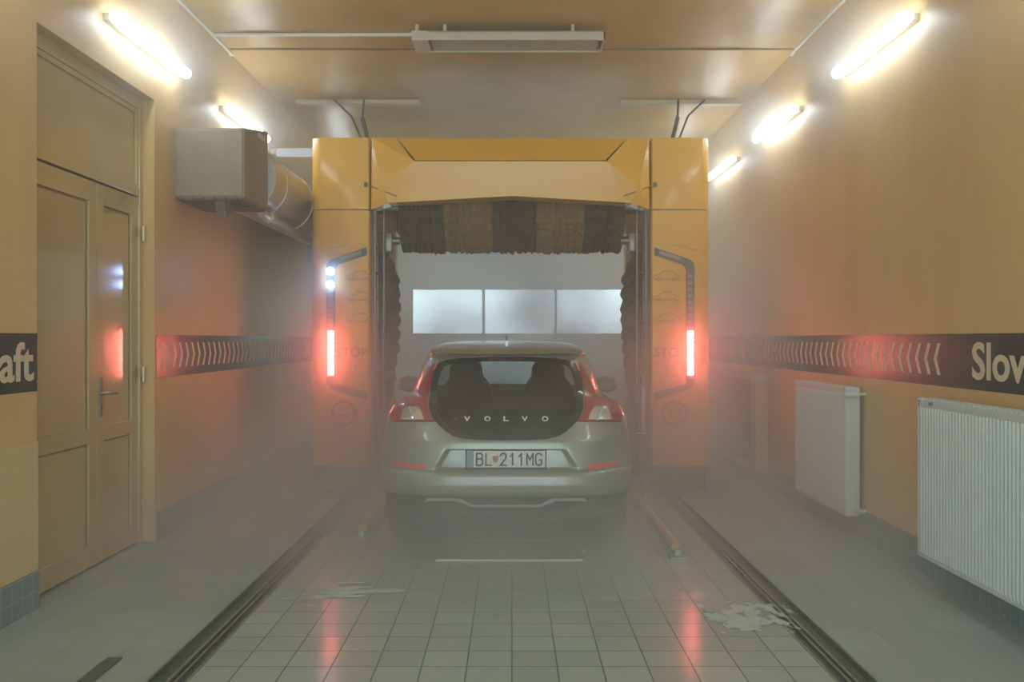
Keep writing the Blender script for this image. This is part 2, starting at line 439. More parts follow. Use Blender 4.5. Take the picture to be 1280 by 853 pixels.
def corner_conduit(x, y1, label):
    bm = bmesh.new(); add_box(bm, x-.012, x+.012, Y0+.5, y1, CZ-.026, CZ, .004); add_box(bm, x-.02, x+.02, y1-.01, y1+.03, CZ-.035, CZ, .004)
    single('conduit', bm, M['plastic'], label, 'conduit', (x, 4, CZ))
corner_conduit(XL+.02, 8.17, 'pale conduit along the ceiling corner above the left wall')
corner_conduit(XR-.02, 8.17, 'pale conduit along the ceiling corner above the right wall')
# cable rails over the gantry with hanging cables
for s, xx0, xx1, lab in ((-1, -2.35, -1.0, 'left'), (1, 1.17, 2.50, 'right')):
    bm = bx(xx0, xx1, 9.8, 9.9, CZ-.05, CZ, .006)
    single('cable_rail', bm, M['beige'], 'thin beige rail on the ceiling above the %s gantry leg' % lab, 'rail', ((xx0+xx1)/2, 9.85, CZ-.05))
    k = lambda x, y, Y: px(x, y, Y)
    if s < 0: P = [px(455, 124, 9.82), px(453, 148, 9.6), px(466, 172, 9.4)]; Q = [px(417, 124, 9.82), px(440, 146, 9.6), px(463, 170, 9.4)]
    else: P = [px(848, 124, 9.82), px(847, 147, 9.6), px(835, 172, 9.4)]; Q = [px(882, 124, 9.82), px(860, 145, 9.6), px(838, 170, 9.4)]
    P[-1].z = Q[-1].z = 3.30
    bm = bmesh.new(); add_tube(bm, [P[0], P[1]], .010, 8)
    add_tube(bm, [P[1], (P[1]+P[2])/2+Vector((0, 0, .01)), P[2]], .022, 8); add_tube(bm, Q, .011, 8)
    single('hanging_cable', bm, M['greyp'], 'dark supply cables dropping from ceiling to the %s gantry leg' % lab, 'cable', P[1], smooth=True)

# ------------------------------------------------------------------ fan heater box and duct on the left wall
T = Thing('fan_heater', 'grey sheet metal box on a bracket high on the left wall', 'fan heater', (-2.3, 7.2, 2.52))
bm = bmesh.new(); a, b = 6.85, 7.52; xr = -2.03
v = [bm.verts.new(c) for c in ((XL, a, 2.52), (xr, a, 2.52), (xr, a, 3.05), (XL, a, 3.05), (XL, b, 2.52), (xr, b, 2.52), (xr, b, 3.175), (XL, b, 3.175))]
for f in ((0, 1, 2, 3), (4, 5, 6, 7), (0, 1, 5, 4), (1, 2, 6, 5), (2, 3, 7, 6), (3, 0, 4, 7)): bm.faces.new([v[i] for i in f])
bmesh.ops.recalc_face_normals(bm, faces=bm.faces)
bmesh.ops.bevel(bm, geom=bm.edges[:], offset=.008, segments=2, affect='EDGES')
T.part('housing', bm, M['galv'])
T.part('front_panel', bx(XL+.02, xr-.012, a-.006, a, 2.535, 3.035, .003), M['galv'])
bm = bmesh.new()
for i in range(6): add_box(bm, XL+.04+.085*i, XL+.055+.085*i, a-.008, a+.02, 2.508, 2.525)
add_box(bm, XL+.02, xr-.02, a+.02, b-.02, 2.505, 2.522)
T.part('bottom_flange', bm, M['grime'])
bm = bmesh.new(); xm = -2.24
add_prism(bm, [(6.9, 2.505), (7.3, 2.505), (6.99, 2.41), (6.93, 2.39)], .05, lambda u, v, w: (xm+w, u, v))
add_prism(bm, [(0, 2.505), (.13, 2.505), (.04, 2.40), (.02, 2.40)], .012, lambda u, v, w: (xm-.04+u, 6.93+w, v))
T.part('bracket', bm, M['grime'])
T.part('painted_glint', bx(xr, xr+.004, 7.22, 7.42, 3.07, 3.105), M['white'])  # white strip standing in for a highlight on the box side
T.part('wire', tube([(-2.12, 6.98, 2.51), (-2.08, 7.0, 2.485), (-2.02-.03, 7.05, 2.48), (-2.06, 7.1, 2.51)], .005, 6), M['dark'], True)
T = Thing('air_duct', 'fat round sheet metal duct running from the fan box behind the gantry', 'duct', (-2.25, 10, 2.8))
T.part('duct_pipe', tube([(-2.25, 7.52, 2.80), (-2.25, 7.6, 2.80), (-2.25, 8.2, 2.80), (-2.25, 9.3, 2.80), (-2.25, 13.0, 2.80)], [.29, .29, .285, .285, .285], 40), M['duct'], True)
for y in (7.9, 8.9, 10.4, 12.0): T.part('duct_collar', tube([(-2.25, y, 2.8), (-2.25, y+.03, 2.8)], .293, 40), M['duct'], 40)
T = Thing('pipe', 'thin steel pipe with a collar under the round duct', 'pipe', (-2.2, 10, 2.46))
T.part('pipe_run', tube([(-2.08, 7.53, 2.50), (-2.08, 9.0, 2.46), (-2.08, 13, 2.46)], .035, 16), M['duct'], True)
T.part('collar', tube([(-2.08, 7.7, 2.495), (-2.08, 7.82, 2.492)], .055, 20), M['duct'], 40)

# ------------------------------------------------------------------ radiators
def radiator(y0, y1, label, valve=True):
    xf, xk = 2.42, 2.52; z0, z1 = .165, 1.10
    T = Thing('radiator', label, 'radiator', (xf+.05, (y0+y1)/2, 0), 'white panel radiators along the right wall')
    bm = bmesh.new()                     # fluted front sheet
    n = int((y1-y0-.04)/.0175); prof = []
    for i in range(n+1):
        y = y0+.02+(y1-y0-.04)*i/n; d = .007 if i % 2 else -.003
        q = (y1-y0-.04)/n*.28
        prof += [(y-q, d), (y+q, d)]
    rows = []
    for z, sc in ((z0+.02, 0), (z0+.035, 1), (z1-.06, 1), (z1-.045, 0)):
        rows.append([bm.verts.new((xf-d*sc, y, z)) for y, d in prof])
    for r in range(3):
        for i in range(len(prof)-1): bm.faces.new((rows[r][i], rows[r][i+1], rows[r+1][i+1], rows[r+1][i]))
    T.part('front_panel', bm, M['white'])
    bm = bmesh.new()
    add_box(bm, xf-.003, xf+.012, y0, y0+.022, z0, z1-.01, .002); add_box(bm, xf-.003, xf+.012, y1-.022, y1, z0, z1-.01, .002)
    add_box(bm, xf-.003, xf+.012, y0, y1, z1-.048, z1-.01, .002); add_box(bm, xf-.003, xf+.012, y0, y1, z0, z0+.022, .002)
    add_box(bm, xf+.004, xf+.03, y0+.01, y1-.01, z0+.01, z1-.02); add_box(bm, xk-.03, xk, y0, y1, z0, z1-.02, .003)
    T.part('panel_frame', bm, M['white'])
    for y in (y0-.006, y1): T.part('side_cover', bx(xf-.004, xk+.002, y, y+.006, z0, z1, .002), M['white'])
    bm = bmesh.new(); m = max(8, int((y1-y0)/.04))
    for i in range(m): add_box(bm, xf+.01, xk-.005, y0+(y1-y0)*i/m, y0+(y1-y0)*(i+.55)/m, z1-.012, z1)
    T.part('top_grille', bm, M['white'])
    for y in (y0+.15, y1-.15): T.part('bracket', bx(xk, XR, y-.02, y+.02, z0+.1, z1-.1), M['white'])
    if valve:
        bm = bmesh.new(); add_tube(bm, [(xk-.03, y0+.01, z1-.05), (xk-.03, y0-.045, z1-.05)], .018, 12); add_tube(bm, [(xk-.03, y0-.045, z1-.05), (xf-.03, y0-.045, z1-.05)], [.02, .026], 14)
        add_tube(bm, [(xk-.03, y0-.045, z1-.05), (XR-.002, y0-.045, z1-.05)], .012, 10)
        T.part('valve', bm, M['white'], 40)
        bm = bmesh.new(); add_tube(bm, [(xk-.03, y0+.01, z0+.04), (xk-.03, y0-.06, z0+.04), (XR-.002, y0-.06, z0+.04)], .016, 10)
        T.part('return_valve', bm, M['white'], 40)
    return T
R = radiator(3.55, 5.38, 'large white ribbed radiator at the right edge under the cream letters', False)
R.part('vent_plug', tube([(2.425, 5.2, 1.075), (2.40, 5.2, 1.075)], .012, 10), M['steel'], True)
radiator(6.56, 7.72, 'white radiator with round valve behind the large ribbed radiator')
T = Thing('radiator_shaded', 'radiator in a cream frame, its front shade painted brown, with valve on the right wall beside the gantry', 'radiator cover', (2.48, 9.7, 0))
T.part('panel', bx(2.44, 2.54, 9.16, 10.72, .2, 1.03, .004), M['brown'])  # radiator front, its shade painted in as brown
bm = bmesh.new()
for a in ((8.98, 9.16, .12, 1.1), (10.72, 11.0, .12, 1.1), (9.16, 10.72, 1.03, 1.1), (9.16, 10.72, .12, .2)): add_box(bm, 2.42, 2.545, *a, .006)
T.part('frame', bm, M['cream'])
bm = bmesh.new(); add_tube(bm, [(2.49, 8.99, 1.05), (2.49, 8.93, 1.05)], .018, 12); add_tube(bm, [(2.51, 8.93, 1.05), (2.40, 8.93, 1.05)], .026, 14)
T.part('valve', bm, M['white'], 40)

# ------------------------------------------------------------------ floor channels, rails, frame, foam
for s, lab in ((-1, 'left'), (1, 'right')):
    T = Thing('floor_channel', 'wet dark drain channel with worn steel rails, %s of the tiled lane' % lab, 'drain channel', (s*1.46, 6, -.03), 'travel channels beside the tiled lane')
    T.part('channel_bed', bx(s*1.46-.09, s*1.46+.09, Y0, YE-.02, -.12, -.022), M['channel'])
    for a in (-.09, .079): T.part('edge_rail', bx(s*1.46+a, s*1.46+a+.011, Y0, YE-.02, -.1, .004, .002), M['steel'])
    bm = bmesh.new(); add_box(bm, s*1.46-.022-s*.01, s*1.46-.008-s*.01, Y0, YE-.02, -.03, -.004, .003); add_box(bm, s*1.46+.012-s*.01, s*1.46+.024-s*.01, Y0, YE-.02, -.03, -.006, .003)
    T.part('centre_rail', bm, M['steel'])
    # wheel guide rail ending before the gantry
    g = Thing('guide_rail', ('orange guide rail on the floor left of the car', 'orange guide rail on the floor right of the car')[s > 0], 'guide rail', (s*1.1, 9, 0), 'guide rails either side of the car')
    yb = 6.05 if s > 0 else 6.65
    bm = bmesh.new(); add_tube(bm, [(s*1.1, yb, .055), (s*1.1, 12.5, .055)], .035, 14)
    g.part('rail', bm, M['wood'], True)
    bm = bmesh.new(); add_box(bm, s*1.1-.06, s*1.1+.06, yb-.12 if s > 0 else yb-.1, yb-.02, 0, .012, .003); add_box(bm, s*1.1-.02, s*1.1+.02, yb-.06, yb+.06, .01, .05, .003)
    g.part('foot', bm, M['steel'])
    for y in (7.8, 9.6, 11.4): g.part('foot', bx(s*1.1-.05, s*1.1+.05, y-.04, y+.04, 0, .025, .003), M['steel'])
single('floor_slot', bx(-1.835, -1.765, 3.2, 4.1, .0, .008, .003), M['channel'], 'short dark drain cover on the floor at the lower left', 'drain cover', (-1.8, 3.6, 0))
fx0, fx1, fy0, fy1 = -.505, .47, 5.89, 6.5
T = Thing('floor_frame', 'thin steel frame lying flat on the tiles under the car tail', 'floor frame', (0, 6.2, 0))
bm = bmesh.new()
for a in ((fx0, fx1, fy1-.014, fy1), (fx0, fx0+.014, fy0, fy1), (fx1-.014, fx1, fy0, fy1)): add_box(bm, *a, 0, .012, .003)
T.part('frame', bm, M['dullsteel'])
T.part('front_bar', bx(fx0, fx1, fy0, fy0+.014, 0, .012, .003), M['silver'], label='bright front bar')
bm = bmesh.new(); add_box(bm, fx1-.01, fx1+.025, fy0+.13, fy0+.17, .012, .05, .008)
T.part('corner_lug', bm, M['steel'])

from mathutils import noise as mnoise
def foam(name, cx, cy, rx, ry, ang, thr, label, seed):
    bm = bmesh.new(); nx, ny = 110, 90; vs = {}
    keep = []
    def dens(u, v):
        p = Vector((u*2.4+seed, v*4.2+u*1.5, seed)); 
        return mnoise.fractal(p, .9, 2, 5)*.8+.45-(u*u+v*v)*.75
    for i in range(nx):
        for j in range(ny):
            u = -1+2*(i+.5)/nx; v = -1+2*(j+.5)/ny
            if dens(u, v) > thr: keep.append((i, j))
    def V(i, j, t):
        if (i, j, t) not in vs:
            u = -1+2*i/nx; v = -1+2*j/ny
            x, y = u*rx, v*ry; c, s = math.cos(ang), math.sin(ang)
            h = .001 if t == 0 else .003+.006*max(0, dens(u, v)-thr)
            vs[(i, j, t)] = bm.verts.new((cx+x*c-y*s, cy+x*s+y*c, h))
        return vs[(i, j, t)]
    for i, j in keep: bm.faces.new((V(i, j, 1), V(i+1, j, 1), V(i+1, j+1, 1), V(i, j+1, 1)))
    single(name, bm, M['foam'], label, 'foam', (cx, cy, 0), kind='stuff', smooth=80)
foam('foam', 1.24, 4.72, .30, .34, -.75, .16, 'streaky white foam beside the right drain channel', 3.1)
foam('foam', -.93, 5.15, .45, .26, .12, .28, 'thin white foam smear on the tiles left of the car tail', 11.7)

# ------------------------------------------------------------------ wash gantry
GY = 8.5; GD = 10.6; kk = F/GY
def gx(x): return (x-640)/kk
def gz(y): return CH+(424-y)/kk
T = Thing('wash_gantry', 'tall yellow car wash gantry with signal lamps straddling the car', 'car wash gantry', (gx(638), GY+1, 0))
XLo, XLi, XRi, XRo = gx(388), gx(461.5), gx(814.5), gx(888)
TOPZ = gz(172)
def leg(xo, xi):
    """cover of one leg as a C profile seen from above, rounded at the outer front corner"""
    s = 1 if xo < xi else -1; r = .10
    plan = [(xi, GY+.16), (xi, GY+.012), (xi-s*.012, GY)]
    for a in range(0, 91, 15):
        t = math.radians(a); plan.append((xo+s*r-s*r*math.sin(t), GY+r-r*math.cos(t)))
    plan += [(xo, GD-r)]
    for a in range(0, 91, 15):
        t = math.radians(a); plan.append((xo+s*r-s*r*math.cos(t), GD-r+r*math.sin(t)))
    plan += [(xi, GD), (xi, GD-.16), (xi-s*.05, GD-.16), (xi-s*.05, GD-.05), (xo+s*.06, GD-.05), (xo+s*.06, GY+.06), (xi-s*.05, GY+.06), (xi-s*.05, GY+.16)]
    return plan
def slab(plan, z0, z1, taper=0):
    return prism(plan, z1-z0, lambda u, v, w: (u, v, z0+w))
zs = gz(262)
for xo, xi in ((XLo, XLi), (XRo, XRi)):
    plan = leg(xo, xi)
    T.part('leg_cover', slab(plan, gz(583), zs-.008), M['yellow'], 35)
    T.part('leg_cap', slab(plan, zs+.004, TOPZ-.002), M['yellow'], 35)
    a, b = min(xo, xi)+.03, max(xo, xi)-.03
    T.part('seam', bx(a+.01, b-.01, GY+.02, GY+.05, zs-.012, zs+.008), M['yellowdark'])
    bm = bmesh.new(); add_box(bm, a, b, GY+.03, GD-.03, .02, gz(583)+.02, .01)
    T.part('plinth', bm, M['greyp'])
    # drive wheels in the channel
    for y in (GY+.35, GD-.35):
        T.part('wheel', tube([(math.copysign(1.45, a+b)-.025, y, .085), (math.copysign(1.45, a+b)+.025, y, .085)], .1, 24), M['steel'], 40)
# roof box between the legs
bm = bmesh.new(); add_box(bm, XLi+.005, XRi-.005, GY+.24, GD, 3.25, TOPZ-.01, .01); add_box(bm, XLi+.005, XRi-.005, GD-.1, GD, 2.75, 3.25, .01)
T.part('roof_cover', bm, M['yellow'])
# fascia with facets
P = {'T1': (465, 172.5, 0), 'T2': (494, 172.5, -.0), 'T3': (786, 172.5, -.0), 'T4': (811, 172.5, 0), 'M1': (519, 204.5, .11), 'M2': (757, 204.5, .11),
     'P1': (479, 236, .06), 'P2': (797, 236, .06), 'B1': (464, 262, 0), 'B2': (486, 254.5, .04), 'B3': (640, 246.5, .07), 'B4': (789, 254.5, .04), 'B5': (812, 262, 0)}
def fasc(names_faces, back=.20):
    bm = bmesh.new(); vf, vb = {}, {}
    for fc in names_faces:
        for n in fc:
            if n not in vf:
                x, y, d = P[n]; vf[n] = bm.verts.new((gx(x), GY-d, gz(y))); vb[n] = bm.verts.new((gx(x), GY+back, gz(y)))
    cnt = {}
    for fc in names_faces:
        bm.faces.new([vf[n] for n in fc]); bm.faces.new([vb[n] for n in fc][::-1])
        for i in range(len(fc)):
            e = tuple(sorted((fc[i], fc[(i+1) % len(fc)]))); cnt[e] = cnt.get(e, 0)+1
    for (a, b), c in cnt.items():
        if c == 1: bm.faces.new((vf[a], vf[b], vb[b], vb[a]))
    return bm
T.part('fascia', fasc([('T1', 'T2', 'M1', 'P1'), ('T1', 'P1', 'B1'), ('P1', 'B2', 'B1'), ('P1', 'M1', 'B3', 'B2'), ('M1', 'M2', 'B3'), ('M2', 'P2', 'B4', 'B3'),
             ('T3', 'T4', 'P2', 'M2'), ('T4', 'B5', 'P2'), ('P2', 'B5', 'B4')]), M['yellow'])
Pu = dict(P)
P['U1'] = (497, 173, -.014); P['U2'] = (783, 173, -.014); P['U3'] = (755.5, 202.8, .088); P['U4'] = (520.5, 202.8, .088)
T.part('upper_panel', fasc([('U1', 'U2', 'U3', 'U4')]), M['yellow'])
for s in (-1, 1):
    x0 = gx(462) if s < 0 else gx(814)
    bm = bmesh.new(); add_box(bm, x0-.05, x0-.02, GY-.02, GY+.02, gz(234), gz(228), .004) if s < 0 else add_box(bm, x0+.02, x0+.05, GY-.02, GY+.02, gz(234), gz(228), .004)
    T.part('latch', bm, M['greyp'])
    a = Vector((gx(463 if s < 0 else 813), GY-.012, gz(233))); b = Vector((gx(497 if s < 0 else 779), GY-.078, gz(246.5)))
    T.part('gas_strut', tube([a, b], .008, 8), M['printfaint'])
# inner frame seen inside the arch
for s in (-1, 1):
    xi = XLi if s < 0 else XRi
    bm = bmesh.new()
    add_box(bm, min(xi, xi-s*.05), max(xi, xi-s*.05), GY+.17, GY+.23, .05, 2.78, .005)
    T.part('inner_post', bm, M['dullsteel'])
    for d, y, r in ((.035, GY+.12, .022), (.10, GY+.26, .018)):
        T.part('spray_pipe', tube([(xi-s*d, y, .25), (xi-s*d, y, 2.7)], r*.7, 12), M['dullsteel'], True)
    for i in range(9): T.part('nozzle', tube([(xi-s*.05, GY+.12, .4+.24*i), (xi-s*.085, GY+.11, .4+.24*i)], [.014, .008], 8), M['greyp'], True)
    # side brush tucked into the leg: a shaft and drooping bristles
    cx, cy = xi+s*.25, GY+1.15
    T.part('brush_shaft', tube([(cx, cy, .1), (cx, cy, 2.75)], .05, 16), M['steel'], True)
    bm = bmesh.new(); rings = []; nz, na = 44, 60
    for j in range(nz+1):
        t = j/nz; z = .22+2.2*t; R0 = .17+.20*math.sin(min(1, t*1.15)*PI*.62)-.12*max(0, t-.86)/.14
        ring = []
        for i in range(na):
            a = 2*PI*i/na; rr = R0*(1+.09*math.sin(i*PI)*0+(.10 if i % 2 else -.04)+random.uniform(-.03, .03))
            if j % 3 == 0: rr *= .93
            ring.append(bm.verts.new((cx+rr*math.cos(a), cy+rr*math.sin(a), z+random.uniform(-.01, .01))))
        rings.append(ring)
    for j in range(nz):
        for i in range(na): bm.faces.new((rings[j][i], rings[j][(i+1) % na], rings[j+1][(i+1) % na], rings[j+1][i]))
    bm.faces.new(rings[0]); bm.faces.new(rings[-1])
    T.part('side_brush', bm, M['bdark'])
    bm = bmesh.new(); add_box(bm, cx-.06, cx+.06, cy-.6, cy+.6, 2.62, 2.72, .01); T.part('brush_arm', bm, M['steel'])
    bm = bmesh.new(); add_tube(bm, [(xi-s*.24, GY+.42, 2.42), (xi-s*.15, GY+.42, 2.42)], [.035, .05], 14); add_box(bm, min(xi-s*.02, xi-s*.17), max(xi-s*.02, xi-s*.17), GY+.36, GY+.48, 2.30, 2.50, .02)
    T.part('bearing', bm, M['dullsteel'], 40)
# roof brush: shaft and five bristle bundles
bc = (GY+.68, 2.78); bR = .46
T.part('brush_shaft', tube([(XLi-.02, *bc), (XRi+.02, *bc)], .06, 20), M['steel'], True)
segs = [(500, 556, 0), (556, 616, 1), (616, 670, 0), (670, 729, 1), (729, 779, 0)]
for a, b, c in segs:
    kb = F/(GY+.4); xa0, xb0 = (a-640)/kb, (b-640)/kb
    bm = bmesh.new(); na, nl = 96, 26; rings = []
    for j in range(nl+1):
        x = xa0+(xb0-xa0)*j/nl; ring = []; sl = random.uniform(-.022, .014)
        for i in range(na):
            t = 2*PI*i/na
            rr = bR*(1 if i % 2 else .97)+sl+random.uniform(-.006, .006)
            if j in (0, nl): rr *= .97
            ring.append(bm.verts.new((x+random.uniform(-.006, .006)*(0 < j < nl), bc[0]+rr*math.cos(t), bc[1]+rr*math.sin(t))))
        rings.append(ring)
    for j in range(nl):
        for i in range(na): bm.faces.new((rings[j][i], rings[j][(i+1) % na], rings[j+1][(i+1) % na], rings[j+1][i]))
    bm.faces.new(rings[0]); bm.faces.new(rings[-1])
    T.part('bristle_bundle', bm, M['bbrown' if c else 'bdark'], label='brown bristles' if c else 'dark bristles')
# drying nozzle bar in the roof behind the brush
T.part('blower_bar', bx(XLi+.05, XRi-.05, GD-.55, GD-.2, 2.62, 3.0, .04), M['greyp'])
# signal channels
def gpoly(poly, t=.012, y=GY): return prism([(gx(a), gz(b)) for a, b in poly], t, lambda u, v, w: (u, y-w, v))
def mir(poly, c=638.2): return [(2*c-a, b) for a, b in poly]
for s in (-1, 1):
    f = (lambda p: p) if s < 0 else mir
    ch = [(458.5, 309.5), (458.5, 319), (424, 330), (419, 336), (419, 486), (457.5, 491), (457.5, 501), (415, 487), (408.5, 480), (408.5, 331), (413, 325)]
    bm = bmesh.new()
    for pl in ([(458.5, 309.5), (458.5, 319), (423, 331), (413, 325)], [(413, 325), (423, 331), (419, 336), (408.5, 331)],
               [(408.5, 331), (419, 336), (419, 480), (408.5, 480)], [(408.5, 480), (419, 480), (458, 490.5), (458, 500), (415, 487)]):
        add_prism(bm, [(gx(a), gz(b)) for a, b in f(pl)], .012, lambda u, v, w: (u, GY-w, v))
    T.part('signal_channel', bm, M['greyp'])
    T.part('channel_label', gpoly(f([(452, 313.5), (452, 318), (426, 326), (426, 321.5)]), .014), M['label'])
    for i in range(8):
        y = 343+8.2*i if s > 0 else 362+6*i
        if y > 404: break
        T.part('signal_lens', gpoly(f([(411, y), (416.5, y), (416.5, y+4.6), (411, y+4.6)]), .014), M['label'], label='unlit grey lamp')
    for i in range(7):
        y = 414+8.1*i
        T.part('red_lamp', gpoly(f([(410.3, y), (417.2, y), (417.2, y+6.6), (410.3, y+6.6)]), .022), M['red'], label='lit red lamp')
    # faint prints
    xx = gx(428) if s < 0 else gx(814.5)+.02
    T.part('lettering', text_bm('STOP', .085, lambda u, v, w: ((gx(420) if s < 0 else gx(818))+u, GY-.001-w, gz(446)+v), .002, target_w=.30), M['print'])
    cxs, czs = (gx(429.5) if s < 0 else gx(843.5)), gz(517)
    bm = bmesh.new(); n = 40
    r0 = [bm.verts.new((cxs+.122*math.cos(2*PI*i/n), GY-.004, czs+.122*math.sin(2*PI*i/n))) for i in range(n)]
    r1 = [bm.verts.new((cxs+.102*math.cos(2*PI*i/n), GY-.004, czs+.102*math.sin(2*PI*i/n))) for i in range(n)]
    for i in range(n): bm.faces.new((r0[i], r0[(i+1) % n], r1[(i+1) % n], r1[i]))
    e = bmesh.ops.extrude_face_region(bm, geom=bm.faces[:]); bmesh.ops.translate(bm, vec=(0, .004, 0), verts=[g for g in e['geom'] if isinstance(g, bmesh.types.BMVert)])
    for a in ((0, PI) if s < 0 else (PI/2, -PI/2)):
        c, sn = math.cos(a), math.sin(a)
        add_prism(bm, [(.10, -.022), (.10, .022), (.068, 0)], .004, lambda u, v, w: (cxs+u*c-v*sn, GY-w, czs+u*sn+v*c))
    ring = T.part('limit_sign', bm, M['printring'])
    if s < 0:
        T.sub('numerals', text_bm('2.1', .042, lambda u, v, w: (cxs-.042+u, GY-.001-w, czs+.022+v), .002, bold=.012, target_w=.085), M['print'], ring)
        bm = bmesh.new(); add_prism(bm, [(-.055, -.02), (.05, -.02), (.05, -.034), (.055, -.062), (.04, -.062), (.035, -.046), (-.035, -.046), (-.04, -.062), (-.055, -.062)], .003, lambda u, v, w: (cxs+u, GY-w, czs+v+.012))
        T.sub('pictogram', bm, M['print'], ring)
    else:
        T.sub('numerals', text_bm('2.1', .075, lambda u, v, w: (cxs-.066+u, GY-.001-w, czs-.034+v), .002, bold=.02, target_w=.12), M['print'], ring)
    # line drawings of cars on the cover
    bm = bmesh.new()
    for q, yy in enumerate((345, 371, 398)):
        o0 = (gx(817+(0 if s > 0 else -384)), gz(yy+4)); w = .245
        prof = [(0, 0), (0, .03), (.05, .042), (.09, .075), (.17, .075), (.21, .04), (w, .03), (w, 0)]
        pts = [(o0[0]+a, GY-.002, o0[1]+b) for a, b in prof]
        for a, b in zip(pts, pts[1:]+pts[:1]): add_tube(bm, [a, b], .0035, 5)
        for wx in (.05, .19):
            add_tube(bm, [(o0[0]+wx+.02*math.cos(t*PI/5), GY-.002, o0[1]+.02*math.sin(t*PI/5)) for t in range(11)], .0035, 5)
    T.part('pictogram', bm, M['printfaint'])
    T.part('panel_line', gpoly(f([(467-30, 305), (467-30, 306), (405, 313.5), (405, 312.5)]), .002), M['printfaint'])
for y in (339.5, 356):
    bm = bmesh.new(); c = (gx(413.5), gz(y)); add_tube(bm, [(c[0], GY-.03, c[1]), (c[0], GY-.005, c[1])], .036, 20)
    T.part('blue_lamp', bm, M['blue'], label='lit blue lamp')
GANTRY = T
# small control post beside the car, right
T = Thing('sensor_post', 'small dark sensor box on a post by the right leg of the gantry', 'sensor', (1.2, 8.35, 0))
T.part('box', bx(1.145, 1.25, 8.30, 8.40, .20, .58, .01), M['greyp']); T.part('post', bx(1.20, 1.23, 8.36, 8.39, 0, 1.0, .004), M['steel'])

# ------------------------------------------------------------------ the car
CX, CY = -.040, 5.98
def interp(tab, h):
    if h <= tab[0][0]: return tab[0][1]
    for (a, va), (b, vb) in zip(tab, tab[1:]):
        if h <= b: return va+(vb-va)*(h-a)/(b-a)
    return tab[-1][1]
YR = [(.24, .16), (.30, .09), (.36, .06), (.395, .045), (.405, .01), (.43, -.008), (.48, -.016), (.54, -.008), (.562, .006), (.575, .034), (.62, .036), (.70, .045), (.76, .058),
      (.80, .08), (.90, .135), (1.0, .21), (1.1, .30), (1.2, .395), (1.3, .49), (1.325, .51), (1.332, .47), (1.338, .425), (1.348, .415), (1.358, .44), (1.375, .52), (1.39, .64), (1.405, .82), (1.42, 1.10), (1.43, 1.42), (1.437, 1.75)]
WT = [(.24, .80), (.30, .855), (.40, .878), (.55, .89), (.65, .886), (.80, .872), (.90, .852), (.95, .838), (.98, .815), (1.0, .785), (1.02, .745), (1.045, .712), (1.08, .695), (1.2, .66), (1.3, .615), (1.36, .58), (1.39, .555), (1.41, .52), (1.42, .49), (1.43, .42), (1.437, .30)]
YF = [(.24, 4.08), (.40, 4.20), (.55, 4.25), (.65, 4.21), (.72, 4.08), (.78, 3.88), (.85, 3.58), (.93, 3.20), (.97, 3.10), (1.0, 3.04), (1.1, 2.87), (1.2, 2.69), (1.3, 2.48), (1.36, 2.33), (1.4, 2.17), (1.42, 2.05), (1.437, 1.92)]
def DR(h): return interp([(.24, .42), (.9, .42), (1.0, .5), (1.08, .62), (1.33, .50), (1.40, .34), (1.437, .06)], h)
def DF(h): return interp([(.24, .75), (.7, .7), (.95, .5), (1.33, .35), (1.40, .2), (1.437, .04)], h)
def PE(h): return interp([(.24, 3.6), (.9, 3.4), (1.1, 3.0), (1.437, 3.0)], h)
def recess(x, h):
    ax = abs(x)
    def sm(t): t = max(0, min(1, t)); return t*t*(3-2*t)
    edge = .485-(h-.58)*.62
    return .034*sm((edge-ax)/.035)*sm((.715-h)/.012)*sm((h-.574)/.008)
def rear(th, h):
    """point (x, y) on the rear face by angle th"""
    s = math.sin(abs(th))**(2/PE(h)); w = interp(WT, h)
    x = w*s; y = interp(YR, h)+DR(h)*(1-math.cos(th))
    y += recess(x, h)
    return (math.copysign(x, th), y)
def rear_at(x, h, off=0):
    w = interp(WT, h); s = min(.9995, abs(x)/w); th = math.asin(s**(PE(h)/2))
    return Vector((x, rear(th, h)[1]-off, h))
def px_rear(dx, py):
    """solve the point on the rear surface seen dx pixels from the car axis at picture row py"""
    sg = 1 if dx >= 0 else -1; dx = abs(dx); Y = CY+.2; th = .5
    for _ in range(14):
        h = CH+(424-py)*Y/F; h = min(1.436, max(.245, h))
        best, bd = 0, 1e9; N_ = 160
        for i in range(N_+1):
            t = i/N_*PI/2*.985; x, y = rear(t, h); d = abs(x*F/(CY+y)-dx)
            if d < bd-1e-6: bd, best = d, t
        x, y = rear(best, h); Y = .5*Y+.5*(CY+y)
    return best*sg, h
def surf(dx, py, off=.006):
    th, h = px_rear(dx, py); x, y = rear(th, h)
    e = 1e-2; x2, y2 = rear(th+math.copysign(e, th if th else 1), h)
    n = Vector((y2-y, -(abs(x2-x)), 0)); 
    if n.length < 1e-6: n = Vector((0, -1, 0))
    n.normalize(); n.x = abs(n.x)*(1 if th >= 0 else -1); n.y = -abs(n.y)
    return Vector((x, y, h))+n*off

car = Thing('car', 'silver green hatchback with black glass tailgate seen from behind in the steam', 'car', (CX, CY+2.1, 0))
def cpart(name, bm, m, smooth=False, label=None):
    bmesh.ops.translate(bm, vec=(CX, CY, 0), verts=bm.verts); return car.part(name, bm, m, smooth, label)
def csub(name, bm, m, parent, smooth=False):
    bmesh.ops.translate(bm, vec=(CX, CY, 0), verts=bm.verts); return car.sub(name, bm, m, parent, smooth)

